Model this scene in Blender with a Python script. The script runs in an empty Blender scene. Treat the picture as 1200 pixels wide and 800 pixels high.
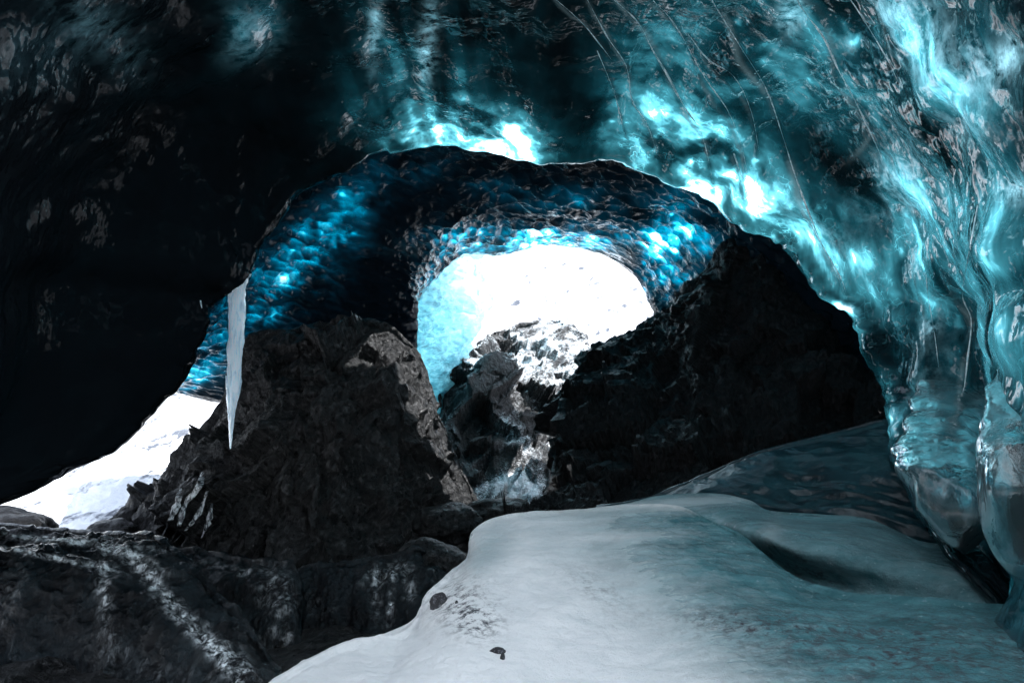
import bpy, bmesh, math, random
import numpy as np
from mathutils import Vector

random.seed(5)
S = bpy.context.scene
COL = S.collection
R = math.radians

# ------------------------------------------------------------------ camera, sky, sun, exposure
CAM_Z = 1.5
F = 800.0                                    # focal length in pixels of the 1200 px wide photograph
cam_d = bpy.data.cameras.new('camera')
cam_d.lens = 24.0
cam_d.sensor_width = 36.0
cam_d.clip_start = 0.05
cam_d.clip_end = 5000
cam = bpy.data.objects.new('camera', cam_d)
cam.location = (0, 0, CAM_Z)
cam.rotation_euler = (R(90), 0, 0)
COL.objects.link(cam)
S.camera = cam

SUN_EL, SUN_AZ = 62.0, 75.0                   # elevation; azimuth to the right of straight ahead
w = bpy.data.worlds.new('World')
S.world = w
w.use_nodes = True
wn = w.node_tree.nodes
wl = w.node_tree.links
bg = wn['Background']
sky = wn.new('ShaderNodeTexSky')
sky.sky_type = 'NISHITA'
sky.sun_disc = False
sky.sun_elevation = R(SUN_EL)
sky.sun_rotation = R(SUN_AZ)
sky.air_density = 1.0
sky.dust_density = 0.6
hs = wn.new('ShaderNodeHueSaturation')
hs.inputs['Saturation'].default_value = 0.45  # thin high cloud whitens the sky
wl.new(sky.outputs[0], hs.inputs['Color'])
wl.new(hs.outputs[0], bg.inputs[0])
bg.inputs[1].default_value = 0.15

sun_d = bpy.data.lights.new('sun', 'SUN')
sun_d.energy = 4.0
sun_d.angle = R(0.5)
sun_d.color = (1.0, 0.98, 0.95)
sun = bpy.data.objects.new('sun', sun_d)
sd = Vector((math.sin(R(SUN_AZ)) * math.cos(R(SUN_EL)), math.cos(R(SUN_AZ)) * math.cos(R(SUN_EL)), math.sin(R(SUN_EL))))
sun.rotation_euler = (-sd).to_track_quat('-Z', 'Y').to_euler()
sun.location = sd * 60
COL.objects.link(sun)

S.view_settings.view_transform = 'Standard'
S.view_settings.look = 'None'
S.view_settings.gamma = 1
S.view_settings.use_curve_mapping = False
S.view_settings.exposure = 1.6
S.view_settings.use_white_balance = True       # a cool camera white balance, as in the photograph
S.view_settings.white_balance_temperature = 6250
S.view_settings.white_balance_tint = 10
S.cycles.use_denoising = True
S.cycles.max_bounces = 6
S.cycles.diffuse_bounces = 4
S.cycles.glossy_bounces = 3
S.cycles.transmission_bounces = 6
S.cycles.sample_clamp_indirect = 6
S.cycles.caustics_reflective = False
S.cycles.caustics_refractive = False

# ------------------------------------------------------------------ numeric helpers
def W(px, py, d):
    return (((px - 600) / F) * d, d, CAM_Z + ((400 - py) / F) * d)

def proj(v):
    y = np.maximum(v[:, 1], 0.2)
    px = 600 + F * v[:, 0] / y
    py = 400 - F * (v[:, 2] - CAM_Z) / y
    bad = v[:, 1] < 0.2
    px = np.where(bad, -9999, px)
    return px, py

def _h(ix, iy, iz, seed):
    with np.errstate(over='ignore'):
        h = (ix.astype(np.uint32) * np.uint32(374761393) + iy.astype(np.uint32) * np.uint32(668265263)
             + iz.astype(np.uint32) * np.uint32(2147483647 - 1274126177 + 977) + np.uint32((seed * 69069 + 1234567) & 0xffffffff))
        h = (h ^ (h >> np.uint32(13))) * np.uint32(1274126177)
        h = (h ^ (h >> np.uint32(16))) * np.uint32(2246822519)
        h = h ^ (h >> np.uint32(15))
    return h.astype(np.float64) / 4294967295.0

def vnoise(p, seed=0):
    i = np.floor(p).astype(np.int64)
    f = p - i
    f = f * f * f * (f * (f * 6 - 15) + 10)
    r = 0
    for dx in (0, 1):
        wx = f[:, 0] if dx else 1 - f[:, 0]
        for dy in (0, 1):
            wy = f[:, 1] if dy else 1 - f[:, 1]
            for dz in (0, 1):
                wz = f[:, 2] if dz else 1 - f[:, 2]
                r = r + wx * wy * wz * _h(i[:, 0] + dx, i[:, 1] + dy, i[:, 2] + dz, seed)
    return r * 2 - 1

def fbm(p, octv=4, seed=0, gain=0.5, lac=2.03):
    r, a, s = 0, 1.0, 0
    for k in range(octv):
        r = r + a * vnoise(p * lac ** k + 17.3 * k, seed + k)
        s += a
        a *= gain
    return r / s

def ridged(p, octv=4, seed=0, gain=0.5):
    r, a, s = 0, 1.0, 0
    for k in range(octv):
        r = r + a * (1 - 2 * np.abs(vnoise(p * 2.07 ** k + 9.1 * k, seed + k)))
        s += a
        a *= gain
    return r / s

def worley(p, seed=0):
    i = np.floor(p).astype(np.int64)
    f1 = np.full(len(p), 9.0)
    f2 = np.full(len(p), 9.0)
    cid = np.zeros(len(p))
    for dx in (-1, 0, 1):
        for dy in (-1, 0, 1):
            for dz in (-1, 0, 1):
                a, b, c = i[:, 0] + dx, i[:, 1] + dy, i[:, 2] + dz
                q = np.stack([a + _h(a, b, c, seed), b + _h(a, b, c, seed + 11), c + _h(a, b, c, seed + 23)], 1)
                d = np.sqrt(((q - p) ** 2).sum(1))
                nf = d < f1
                f2 = np.where(nf, f1, np.minimum(f2, d))
                cid = np.where(nf, _h(a, b, c, seed + 37), cid)
                f1 = np.where(nf, d, f1)
    return f1, f2, cid

def facets(p, seed=0, tilt=0.9):
    """piecewise planar relief: every cell is its own tilted plane, so rock breaks into angular faces"""
    i = np.floor(p).astype(np.int64)
    f1 = np.full(len(p), 9.0)
    r = np.zeros(len(p))
    for dx in (-1, 0, 1):
        for dy in (-1, 0, 1):
            for dz in (-1, 0, 1):
                a, b, c = i[:, 0] + dx, i[:, 1] + dy, i[:, 2] + dz
                q = np.stack([a + _h(a, b, c, seed), b + _h(a, b, c, seed + 11), c + _h(a, b, c, seed + 23)], 1)
                v = p - q
                d = np.sqrt((v ** 2).sum(1))
                pl = ((v[:, 0] * (_h(a, b, c, seed + 41) - .5) + v[:, 1] * (_h(a, b, c, seed + 43) - .5) + v[:, 2] * (_h(a, b, c, seed + 47) - .5)) * 2 * tilt
                      + (_h(a, b, c, seed + 37) - .5) * 0.6)
                nf = d < f1
                r = np.where(nf, pl, r)
                f1 = np.where(nf, d, f1)
    return r

def cr(pts, t):
    """Catmull-Rom through pts (n, ...) at parameters t in [0, n-1]."""
    n = len(pts)
    i = np.clip(np.floor(t).astype(int), 0, n - 2)
    f = (t - i)[:, None] if pts.ndim == 2 else (t - i)[:, None, None]
    p1, p2 = pts[i], pts[i + 1]
    p0 = np.where(f * 0 + (i == 0).reshape(f.shape[0], *([1] * (f.ndim - 1))), 2 * p1 - p2, pts[np.maximum(i - 1, 0)])
    p3 = np.where(f * 0 + (i == n - 2).reshape(f.shape[0], *([1] * (f.ndim - 1))), 2 * p2 - p1, pts[np.minimum(i + 2, n - 1)])
    c = 0.5
    m1, m2 = c * (p2 - p0), c * (p3 - p1)
    return ((2 * f**3 - 3 * f**2 + 1) * p1 + (f**3 - 2 * f**2 + f) * m1 + (-2 * f**3 + 3 * f**2) * p2 + (f**3 - f**2) * m2)

def resample(c, nu, by_index=False):
    c = np.array(c, float)
    if by_index:
        return cr(c, np.linspace(0, len(c) - 1, nu))
    dn = cr(c, np.linspace(0, len(c) - 1, 40 * len(c)))
    L = np.concatenate([[0], np.cumsum(np.linalg.norm(np.diff(dn, axis=0), axis=1))])
    q = np.linspace(0, L[-1], nu)
    return np.stack([np.interp(q, L, dn[:, k]) for k in range(3)], 1)

def loft(curves, nu, segs, by_index=False):
    """Grid (nv, nu, 3) through the curves; segs = rows in each gap between two curves."""
    rows = np.stack([resample(c, nu, by_index) for c in curves], 0)
    t = np.concatenate([k + np.arange(n) / n for k, n in enumerate(segs)] + [[len(segs)]])
    return cr(rows, t)

def normals(G, flip=False):
    du = np.gradient(G, axis=1)
    dv = np.gradient(G, axis=0)
    n = np.cross(du, dv)
    n /= np.maximum(np.linalg.norm(n, axis=2, keepdims=True), 1e-9)
    return -n if flip else n

def toward_cam(G, n, c=(0, 0, CAM_Z)):
    """orient the normals to the side that faces point c (majority)."""
    s = ((np.array(c) - G) * n).sum(2)
    return n if np.median(s) > 0 else -n

def link(name, me, mat, parent=None):
    o = bpy.data.objects.new(name, me)
    COL.objects.link(o)
    if mat:
        me.materials.append(mat)
    if parent:
        o.parent = parent
    return o

def grid_obj(name, G, mat, attrs=None, parent=None, wrap=False, cut=None):
    nv, nu = G.shape[:2]
    v = G.reshape(-1, 3)
    idx = np.arange(nv * nu).reshape(nv, nu)
    if wrap:
        idx = np.concatenate([idx, idx[:, :1]], 1)
    q = np.stack([idx[:-1, :-1], idx[:-1, 1:], idx[1:, 1:], idx[1:, :-1]], 2).reshape(-1, 4)
    if cut is not None:
        q = q[~cut[q[:, 0]]]
    me = bpy.data.meshes.new(name)
    me.vertices.add(len(v))
    me.vertices.foreach_set('co', v.astype(np.float32).ravel())
    me.loops.add(len(q) * 4)
    me.polygons.add(len(q))
    me.loops.foreach_set('vertex_index', q.astype(np.int32).ravel())
    me.polygons.foreach_set('loop_start', (np.arange(len(q)) * 4).astype(np.int32))
    me.polygons.foreach_set('loop_total', np.full(len(q), 4, np.int32))
    me.polygons.foreach_set('use_smooth', np.ones(len(q), bool))
    me.update(calc_edges=True)
    for k, a in (attrs or {}).items():
        at = me.attributes.new(k, 'FLOAT', 'POINT')
        at.data.foreach_set('value', a.astype(np.float32).ravel())
    return link(name, me, mat, parent)

def gauss(px, py, blobs):
    r = np.zeros_like(px)
    for (x, y, sx, sy, ang, a) in blobs:
        c, s = math.cos(R(ang)), math.sin(R(ang))
        dx, dy = px - x, py - y
        u = (dx * c + dy * s) / sx
        v = (-dx * s + dy * c) / sy
        r = r + a * np.exp(-(u * u + v * v))
    return r

def tag(o, label=None, cat=None, group=None, kind=None):
    if label: o['label'] = label
    if cat: o['category'] = cat
    if group: o['group'] = group
    if kind: o['kind'] = kind
    return o

# ------------------------------------------------------------------ materials
def new_mat(name):
    m = bpy.data.materials.new(name)
    m.use_nodes = True
    nt = m.node_tree
    nt.nodes.clear()
    return m, nt.nodes, nt.links

class NB:
    """tiny node builder"""
    def __init__(s, name):
        s.m, s.n, s.l = new_mat(name)
        s.out = s.n.new('ShaderNodeOutputMaterial')
        s.geo = s.n.new('ShaderNodeNewGeometry')
        s.tc = s.n.new('ShaderNodeTexCoord')
    def put(s, sock, v):
        if hasattr(v, 'is_linked') or hasattr(v, 'links'):
            s.l.new(v, sock)
        else:
            sock.default_value = v
    def attr(s, name):
        a = s.n.new('ShaderNodeAttribute')
        a.attribute_name = name
        return a.outputs['Fac']
    def map(s, scale=(1, 1, 1), rot=(0, 0, 0), src=None):
        m = s.n.new('ShaderNodeMapping')
        m.inputs['Scale'].default_value = scale
        m.inputs['Rotation'].default_value = rot
        s.l.new(src if src is not None else s.tc.outputs['Object'], m.inputs['Vector'])
        return m.outputs[0]
    def noise(s, vec, scale, detail=4, rough=0.55, dist=0.0):
        t = s.n.new('ShaderNodeTexNoise')
        s.l.new(vec, t.inputs['Vector'])
        t.inputs['Scale'].default_value = scale
        t.inputs['Detail'].default_value = detail
        t.inputs['Roughness'].default_value = rough
        t.inputs['Distortion'].default_value = dist
        return t
    def voro(s, vec, scale, feature='F1'):
        t = s.n.new('ShaderNodeTexVoronoi')
        t.feature = feature
        s.l.new(vec, t.inputs['Vector'])
        t.inputs['Scale'].default_value = scale
        return t.outputs['Distance']
    def math(s, op, a, b=None, c=None, clamp=False):
        m = s.n.new('ShaderNodeMath')
        m.operation = op
        m.use_clamp = clamp
        s.put(m.inputs[0], a)
        if b is not None: s.put(m.inputs[1], b)
        if c is not None: s.put(m.inputs[2], c)
        return m.outputs[0]
    def ramp(s, fac, stops, interp='LINEAR'):
        r = s.n.new('ShaderNodeValToRGB')
        r.color_ramp.interpolation = interp
        e = r.color_ramp.elements
        while len(e) < len(stops): e.new(0.5)
        for k, (p, c) in enumerate(stops):
            e[k].position = p
            e[k].color = (*c, 1) if len(c) == 3 else c
        s.l.new(fac, r.inputs[0])
        return r.outputs[0]
    def rr(s, v, a, b, c=0.0, d=1.0):
        m = s.n.new('ShaderNodeMapRange')
        s.put(m.inputs[0], v)
        for k, x in enumerate((a, b, c, d)): s.put(m.inputs[k + 1], x)
        return m.outputs[0]
    def mixc(s, f, a, b, mode='MIX'):
        m = s.n.new('ShaderNodeMix')
        m.data_type = 'RGBA'
        m.blend_type = mode
        s.put(m.inputs[0], f)
        for sock, v in ((m.inputs[6], a), (m.inputs[7], b)):
            s.put(sock, (*v, 1) if isinstance(v, tuple) and len(v) == 3 else v)
        return m.outputs[2]
    def warp(s, vec, scale, amt):
        t = s.noise(vec, scale, 2)
        sub = s.n.new('ShaderNodeVectorMath'); sub.operation = 'SUBTRACT'
        s.l.new(t.outputs['Color'], sub.inputs[0]); sub.inputs[1].default_value = (.5, .5, .5)
        sc = s.n.new('ShaderNodeVectorMath'); sc.operation = 'SCALE'
        s.l.new(sub.outputs[0], sc.inputs[0]); sc.inputs[3].default_value = amt
        ad = s.n.new('ShaderNodeVectorMath'); ad.operation = 'ADD'
        s.l.new(vec, ad.inputs[0]); s.l.new(sc.outputs[0], ad.inputs[1])
        return ad.outputs[0]
    def bump(s, h, strength=0.5, dist=0.02, nrm=None):
        b = s.n.new('ShaderNodeBump')
        b.inputs['Strength'].default_value = strength
        b.inputs['Distance'].default_value = dist
        s.l.new(h, b.inputs['Height'])
        if nrm is not None: s.l.new(nrm, b.inputs['Normal'])
        return b.outputs[0]
    def pbr(s, col, rough, nrm=None, spec=0.5, ior=1.31, **kw):
        p = s.n.new('ShaderNodeBsdfPrincipled')
        s.put(p.inputs['Base Color'], (*col, 1) if isinstance(col, tuple) and len(col) == 3 else col)
        s.put(p.inputs['Roughness'], rough)
        p.inputs['IOR'].default_value = ior
        s.put(p.inputs['Specular IOR Level'], spec)
        if nrm is not None: s.l.new(nrm, p.inputs['Normal'])
        for k, v in kw.items(): s.put(p.inputs[k], v)
        return p.outputs[0]
    def transl(s, col, nrm=None):
        t = s.n.new('ShaderNodeBsdfTranslucent')
        s.put(t.inputs['Color'], (*col, 1) if isinstance(col, tuple) else col)
        if nrm is not None: s.l.new(nrm, t.inputs['Normal'])
        return t.outputs[0]
    def add(s, a, b):
        m = s.n.new('ShaderNodeAddShader'); s.l.new(a, m.inputs[0]); s.l.new(b, m.inputs[1]); return m.outputs[0]
    def mixs(s, f, a, b):
        m = s.n.new('ShaderNodeMixShader'); s.put(m.inputs[0], f); s.l.new(a, m.inputs[1]); s.l.new(b, m.inputs[2]); return m.outputs[0]
    def done(s, sh):
        s.l.new(sh, s.out.inputs['Surface'])
        return s.m

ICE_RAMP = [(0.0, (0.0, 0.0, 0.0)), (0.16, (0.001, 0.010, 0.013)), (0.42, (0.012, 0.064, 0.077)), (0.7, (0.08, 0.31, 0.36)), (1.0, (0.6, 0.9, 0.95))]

def ice_shell_mat(name, base=(0.004, 0.0055, 0.007), ramp=None, scale=1.0, stretch=(1, 1, 1), rot=(0, 0, 0), rough=0.07, veins=True):
    """ash-laden to clear glacier ice: attributes 'clear' = how free of ash, 'frost' = hoar frost and bubbles, 'vein' = healed cracks, 'thin' = thin bare roof"""
    b = NB(name)
    v0 = b.map()
    vs = b.map(stretch, rot)
    wv = b.warp(vs, 1.6 * scale, 0.35)
    n1 = b.noise(wv, 1.5 * scale, 3, 0.5).outputs[0]
    n2 = b.noise(wv, 4.2 * scale, 3, 0.5).outputs[0]
    str_ = b.noise(b.map((7, 7, 1.4), rot), 1.2, 4, 0.6).outputs[0]
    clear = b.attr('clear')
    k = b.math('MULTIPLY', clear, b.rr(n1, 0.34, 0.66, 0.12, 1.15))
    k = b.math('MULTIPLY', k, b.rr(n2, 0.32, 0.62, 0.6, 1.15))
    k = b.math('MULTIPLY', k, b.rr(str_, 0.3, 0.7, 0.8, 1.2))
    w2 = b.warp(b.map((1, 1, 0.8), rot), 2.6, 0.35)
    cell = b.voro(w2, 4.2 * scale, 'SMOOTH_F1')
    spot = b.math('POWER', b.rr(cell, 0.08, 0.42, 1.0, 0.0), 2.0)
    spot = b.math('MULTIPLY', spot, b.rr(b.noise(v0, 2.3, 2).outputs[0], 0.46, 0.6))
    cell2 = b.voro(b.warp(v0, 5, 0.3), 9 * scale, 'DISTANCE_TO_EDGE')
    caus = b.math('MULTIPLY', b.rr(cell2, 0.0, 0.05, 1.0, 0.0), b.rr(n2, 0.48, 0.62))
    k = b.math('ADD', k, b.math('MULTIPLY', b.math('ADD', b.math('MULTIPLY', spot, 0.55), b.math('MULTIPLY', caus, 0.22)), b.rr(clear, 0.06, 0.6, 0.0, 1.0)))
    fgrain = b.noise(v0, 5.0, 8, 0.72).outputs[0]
    frost_glint = b.math('MULTIPLY', b.attr('frost_glint'), b.math('MULTIPLY', b.math('MULTIPLY', b.rr(fgrain, 0.42, 0.62), 0.75), b.rr(n1, 0.36, 0.56)), clamp=True)
    tcol = b.mixc(b.math('MULTIPLY', frost_glint, 0.7), b.ramp(k, ramp or ICE_RAMP), (0.12, 0.27, 0.31))
    if veins:
        tcol = b.mixc(b.math('MULTIPLY', b.attr('vein'), 1.0, clamp=True), tcol, (0.42, 0.66, 0.7))
    tcol = b.mixc(b.math('MULTIPLY', b.attr('thin'), 1.0, clamp=True), tcol, (0.9, 0.96, 0.99))
    fine = b.noise(v0, 24, 2, 0.5).outputs[0]
    mid = b.noise(v0, 5.5, 2, 0.45).outputs[0]
    h = b.math('ADD', b.math('MULTIPLY', mid, 1.3), b.math('MULTIPLY', fine, 0.05))
    nr = b.bump(h, 0.45, 0.05)
    basec = b.mixc(frost_glint, base, (0.26, 0.34, 0.36))
    rg = b.math('ADD', rough, b.math('MULTIPLY', frost_glint, 0.4))
    p = b.pbr(basec, rg, nr, b.rr(b.math('ADD', clear, frost_glint), 0.0, 0.3, 0.08, 0.6))
    dif = b.n.new('ShaderNodeBsdfDiffuse')
    dif.inputs[0].default_value = (*base, 1)
    p = b.mixs(b.rr(b.math('ADD', clear, frost_glint), 0.01, 0.16, 0.25 if veins else 0.45, 1.0), dif.outputs[0], p)
    return b.done(b.add(p, b.transl(tcol)))

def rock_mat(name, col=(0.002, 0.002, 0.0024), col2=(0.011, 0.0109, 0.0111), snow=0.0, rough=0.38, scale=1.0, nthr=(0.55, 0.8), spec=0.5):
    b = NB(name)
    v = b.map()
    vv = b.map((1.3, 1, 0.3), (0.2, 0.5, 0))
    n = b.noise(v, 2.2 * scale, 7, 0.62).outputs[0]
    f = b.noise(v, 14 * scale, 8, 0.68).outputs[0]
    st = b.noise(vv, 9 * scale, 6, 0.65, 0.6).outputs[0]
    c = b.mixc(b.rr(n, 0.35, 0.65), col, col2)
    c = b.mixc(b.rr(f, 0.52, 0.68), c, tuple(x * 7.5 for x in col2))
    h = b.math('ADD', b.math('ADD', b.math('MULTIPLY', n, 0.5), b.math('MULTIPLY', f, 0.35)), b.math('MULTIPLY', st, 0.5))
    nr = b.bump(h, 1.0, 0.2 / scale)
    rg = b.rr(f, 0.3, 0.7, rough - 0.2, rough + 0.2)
    if snow > 0:
        sep = b.n.new('ShaderNodeSeparateXYZ')
        b.l.new(nr, sep.inputs[0])
        z = b.math('ADD', sep.outputs[2], b.math('MULTIPLY', b.math('SUBTRACT', st, 0.5), 1.5))
        z = b.math('ADD', z, b.attr('snow'))
        sf = b.math('MULTIPLY', b.rr(z, nthr[0], nthr[1]), snow, clamp=True)
        c = b.mixc(sf, c, (0.8, 0.82, 0.84))  # snow patches and sun highlights both painted white
        rg = b.mixc(sf, rg, (0.5, 0.5, 0.5))
    return b.done(b.pbr(c, rg, nr, spec, 1.45))

def snow_mat(name, icy=False):
    b = NB(name)
    v = b.map()
    n = b.noise(v, 2.0, 5, 0.6).outputs[0]
    f = b.noise(v, 26, 6, 0.7).outputs[0]
    ff = b.noise(v, 140, 3, 0.7).outputs[0]
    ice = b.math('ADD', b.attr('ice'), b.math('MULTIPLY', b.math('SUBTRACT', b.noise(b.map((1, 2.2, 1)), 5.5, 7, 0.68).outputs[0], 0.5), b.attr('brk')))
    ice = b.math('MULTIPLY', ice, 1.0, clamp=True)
    dirt_shade = b.math('MULTIPLY', b.attr('dirt_shade'), b.rr(b.noise(v, 16, 6, 0.75).outputs[0], 0.47, 0.62), clamp=True)
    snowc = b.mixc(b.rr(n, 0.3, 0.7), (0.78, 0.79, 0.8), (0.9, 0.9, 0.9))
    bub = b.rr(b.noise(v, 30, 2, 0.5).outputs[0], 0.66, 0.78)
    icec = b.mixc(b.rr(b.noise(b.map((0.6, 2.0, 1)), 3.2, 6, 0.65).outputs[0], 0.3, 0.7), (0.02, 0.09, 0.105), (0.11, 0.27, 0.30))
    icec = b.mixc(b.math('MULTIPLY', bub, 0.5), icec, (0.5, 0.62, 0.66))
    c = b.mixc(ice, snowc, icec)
    c = b.mixc(dirt_shade, c, (0.05, 0.05, 0.06))
    rg = b.rr(ice, 0, 1, 0.55, 0.14)
    lo = b.noise(v, 7, 4, 0.6).outputs[0]
    h = b.math('ADD', b.math('ADD', b.math('MULTIPLY', f, 0.6), b.math('MULTIPLY', ff, 0.35)), b.math('MULTIPLY', lo, 1.2))
    nr = b.bump(h, 0.75, 0.06)
    return b.done(b.pbr(c, rg, nr, 0.5, 1.31))

M_shell = ice_shell_mat('ice_ceiling_painted_glow', scale=0.9, stretch=(1.0, 1.0, 0.55), rot=(0, 0.35, 0))
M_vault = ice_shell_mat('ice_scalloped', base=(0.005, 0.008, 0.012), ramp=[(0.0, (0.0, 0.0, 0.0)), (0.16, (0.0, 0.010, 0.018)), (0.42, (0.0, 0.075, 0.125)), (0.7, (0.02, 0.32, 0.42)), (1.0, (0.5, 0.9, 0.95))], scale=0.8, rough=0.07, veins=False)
M_far = None
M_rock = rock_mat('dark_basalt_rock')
M_rock_snow_glint = rock_mat('basalt_snow_and_glint', snow=1.0)
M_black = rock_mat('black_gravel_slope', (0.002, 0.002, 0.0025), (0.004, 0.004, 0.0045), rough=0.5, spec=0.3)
M_snow = snow_mat('snow_and_ice_ground')

# ------------------------------------------------------------------ large structure: foreground ceiling and walls
# lip of the near vault: (px, py, distance)
LIP = [(-170, 660, 5.0), (-60, 612, 5.4), (10, 578, 6.0), (75, 545, 6.5), (130, 526, 7.0), (172, 488, 7.4), (212, 440, 7.8), (238, 392, 8.0),
       (249, 352, 8.3), (284, 326, 8.45), (302, 282, 8.7), (350, 228, 9.0), (425, 190, 9.2), (500, 168, 9.4), (560, 172, 9.4), (640, 190, 9.3), (700, 186, 9.2),
       (735, 192, 9.1), (790, 215, 9.0), (835, 232, 8.9), (870, 262, 8.7), (915, 282, 8.5), (940, 305, 8.3), (965, 345, 8.0), (1000, 366, 7.6),
       (1018, 410, 7.3), (1043, 455, 7.0), (1056, 500, 6.6), (1064, 560, 6.0), (1096, 625, 5.3), (1150, 690, 4.6), (1230, 770, 4.0)]
n_l = len(LIP)
lip = np.array([W(*p) for p in LIP])
ctr = np.array([W(620, 420, 9)])
out_dir = lip - ctr
out_dir[:, 1] = 0
out_dir /= np.linalg.norm(out_dir, axis=1, keepdims=True)
fold2 = lip + out_dir * 1.3 + np.array([0, 1.2, 0])
fold1 = lip + out_dir * 0.28 + np.array([0, 0.5, 0])
edge = lip + out_dir * 0.12 + np.array([0, -0.45, 0])
def ring(y, xl, xr, zt, zb, sq=2.6):
    pts = []
    for k in range(n_l):
        a = math.atan2(out_dir[k, 2] * 1.1, out_dir[k, 0])
        c, s = math.cos(a), math.sin(a)
        rad = (abs(c) ** sq + abs(s) ** sq) ** (-1 / sq)
        x = c * rad * (xr if c > 0 else -xl)
        z = 1.2 + s * rad * ((zt - 1.2) if s > 0 else (1.2 - zb))
        pts.append((x, y, z))
    return np.array(pts)
r_mid = 0.5 * ring(6.0, -4.4, 3.7, 4.6, -1.4) + 0.5 * (lip + out_dir * 0.55 + np.array([0, -1.8, 0]))
r_a = ring(3.9, -3.3, 2.95, 4.35, -1.3)
r_b = ring(1.4, -2.6, 2.2, 4.1, -1.0)
r_c = ring(-2.0, -2.8, 2.4, 3.9, -1.0)
r_d = ring(-5.0, -0.3, 0.3, 1.7, 0.6)
G = loft([fold2, fold1, lip, edge, r_mid, r_a, r_b, r_c, r_d], 1500, [8, 16, 26, 100, 140, 110, 12, 8], True)
shp = G.shape[:2]
N = toward_cam(G, normals(G))
P = G.reshape(-1, 3)
px, py = proj(P)
u_right = 1 / (1 + np.exp(-(px - 700) / 60))
# folds: broad flutes that run up the ceiling, sharp scallops on the left, drapes on the right
q = P * np.array([1.0, 0.45, 0.8])
D = 0.16 * fbm(q * 0.9, 3, 3)
D += 0.07 * ridged(P * np.array([2.4, 0.6, 0.9]), 3, 8) * (0.4 + 0.6 * u_right)
w1, w2, _ = worley(P @ np.array([[2.2, 0.9, 0], [-0.4, 1.1, 0], [1.1, 0, 1.25]]) + 0.5 * fbm(P * 1.3, 2, 31)[:, None], 4)
D += 0.10 * np.minimum(w1, 1.1) * (1 - 0.65 * u_right) * (0.45 + 0.55 / (1 + np.exp(-(px - 230) / 30)))
D += 0.03 * fbm(P * np.array([3, 2, 2.5]), 3, 12)
lipw = np.exp(-((np.arange(shp[0]) - 24) / 14.0) ** 2)[:, None] * np.ones(shp[1])
D = D.reshape(shp) * (1 - lipw * np.where(np.arange(shp[1]) / shp[1] < 0.4, 0.15, 0.75)[None, :])
ang = np.linspace(0, 1, shp[1])
D = D + 0.02 * vnoise(np.stack([ang * 160, ang * 0, ang * 0], 1), 2)[None, :] * lipw
VEINS = [
    ([(700, -30), (721, 0), (748, 27), (766, 61), (782, 88), (800, 122), (820, 152), (829, 182), (837, 223)], 1.6, 1.0),
    ([(818, -30), (834, 0), (867, 54), (898, 105), (918, 162), (933, 209), (955, 267), (975, 310), (990, 345)], 1.9, 1.0),
    ([(748, -30), (765, 0), (784, 20), (800, 44), (824, 88), (854, 132), (871, 179), (876, 215)], 1.3, 0.8),
    ([(922, -30), (938, 7), (965, 44), (982, 81), (1002, 118), (1023, 162), (1040, 200)], 1.6, 1.0),
    ([(678, -20), (692, 7), (712, 44), (734, 78), (741, 118), (758, 145), (770, 180)], 1.3, 0.8),
    ([(990, -10), (1010, 20), (1040, 70), (1052, 95)], 1.2, 0.6),
    ([(640, -10), (680, 25), (705, 55), (718, 72)], 1.0, 0.6),
    ([(806, 40), (830, 70), (860, 90), (880, 130), (890, 180)], 1.0, 0.5),
    ([(1050, -10), (1090, 40), (1115, 80), (1128, 130), (1145, 175), (1146, 230)], 1.3, -0.4),
    ([(1146, 240), (1135, 300), (1128, 345), (1138, 375), (1134, 420), (1128, 470), (1120, 520)], 1.5, 0.6),
    ([(1085, 320), (1088, 350), (1095, 390), (1100, 430)], 1.2, 0.6),
    ([(950, 262), (965, 290), (985, 325), (992, 345)], 1.2, 0.7),
    ([(1024, 158), (1010, 175), (990, 195)], 2.0, 0.9),
    ([(700, 60), (720, 110), (735, 170)], 1.0, 0.5), ([(860, 180), (880, 240)], 1.2, 0.6)]
def seg_field(px, py):
    r = np.zeros(len(px)); sgn = np.zeros(len(px))
    for k, (pts, wd, amp) in enumerate(VEINS):
        p = np.array(pts, float)
        t = np.linspace(0, len(p) - 1, len(p) * 6)
        c = cr(p, t)
        c[:, 0] += 0.3 * vnoise(np.stack([t * 1.7, t * 0 + k * 3.3, t * 0], 1), 4)
        am = amp * (0.6 + 0.75 * vnoise(np.stack([t * 1.9, t * 0 + k * 5.1, t * 0], 1), 9)) * np.clip((t[-1] - t) * 0.6, 0, 1)
        box = (px > c[:, 0].min() - 12) & (px < c[:, 0].max() + 12) & (py > c[:, 1].min() - 12) & (py < c[:, 1].max() + 12)
        ii = np.nonzero(box)[0]
        best = np.full(len(ii), 1e9); ba = np.zeros(len(ii)); 
        for a in range(len(c) - 1):
            d = c[a + 1] - c[a]
            L2 = (d ** 2).sum()
            q0 = px[ii] - c[a, 0]; q1 = py[ii] - c[a, 1]
            tt = np.clip((q0 * d[0] + q1 * d[1]) / L2, 0, 1)
            dd = np.hypot(q0 - tt * d[0], q1 - tt * d[1])
            m = dd < best
            best = np.where(m, dd, best); ba = np.where(m, am[a], ba)
        r[ii] = np.where(np.abs(r[ii]) > np.abs(ba) * np.exp(-(best / wd) ** 2), r[ii], ba * np.exp(-(best / (wd * 1.7)) ** 2))
        sgn[ii] = np.maximum(sgn[ii], np.exp(-(best / (wd * 2.2)) ** 2))
    return r, sgn
VF, VR = seg_field(px, py)
G = G + N * (0.006 * VR.reshape(shp))[..., None]
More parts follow.
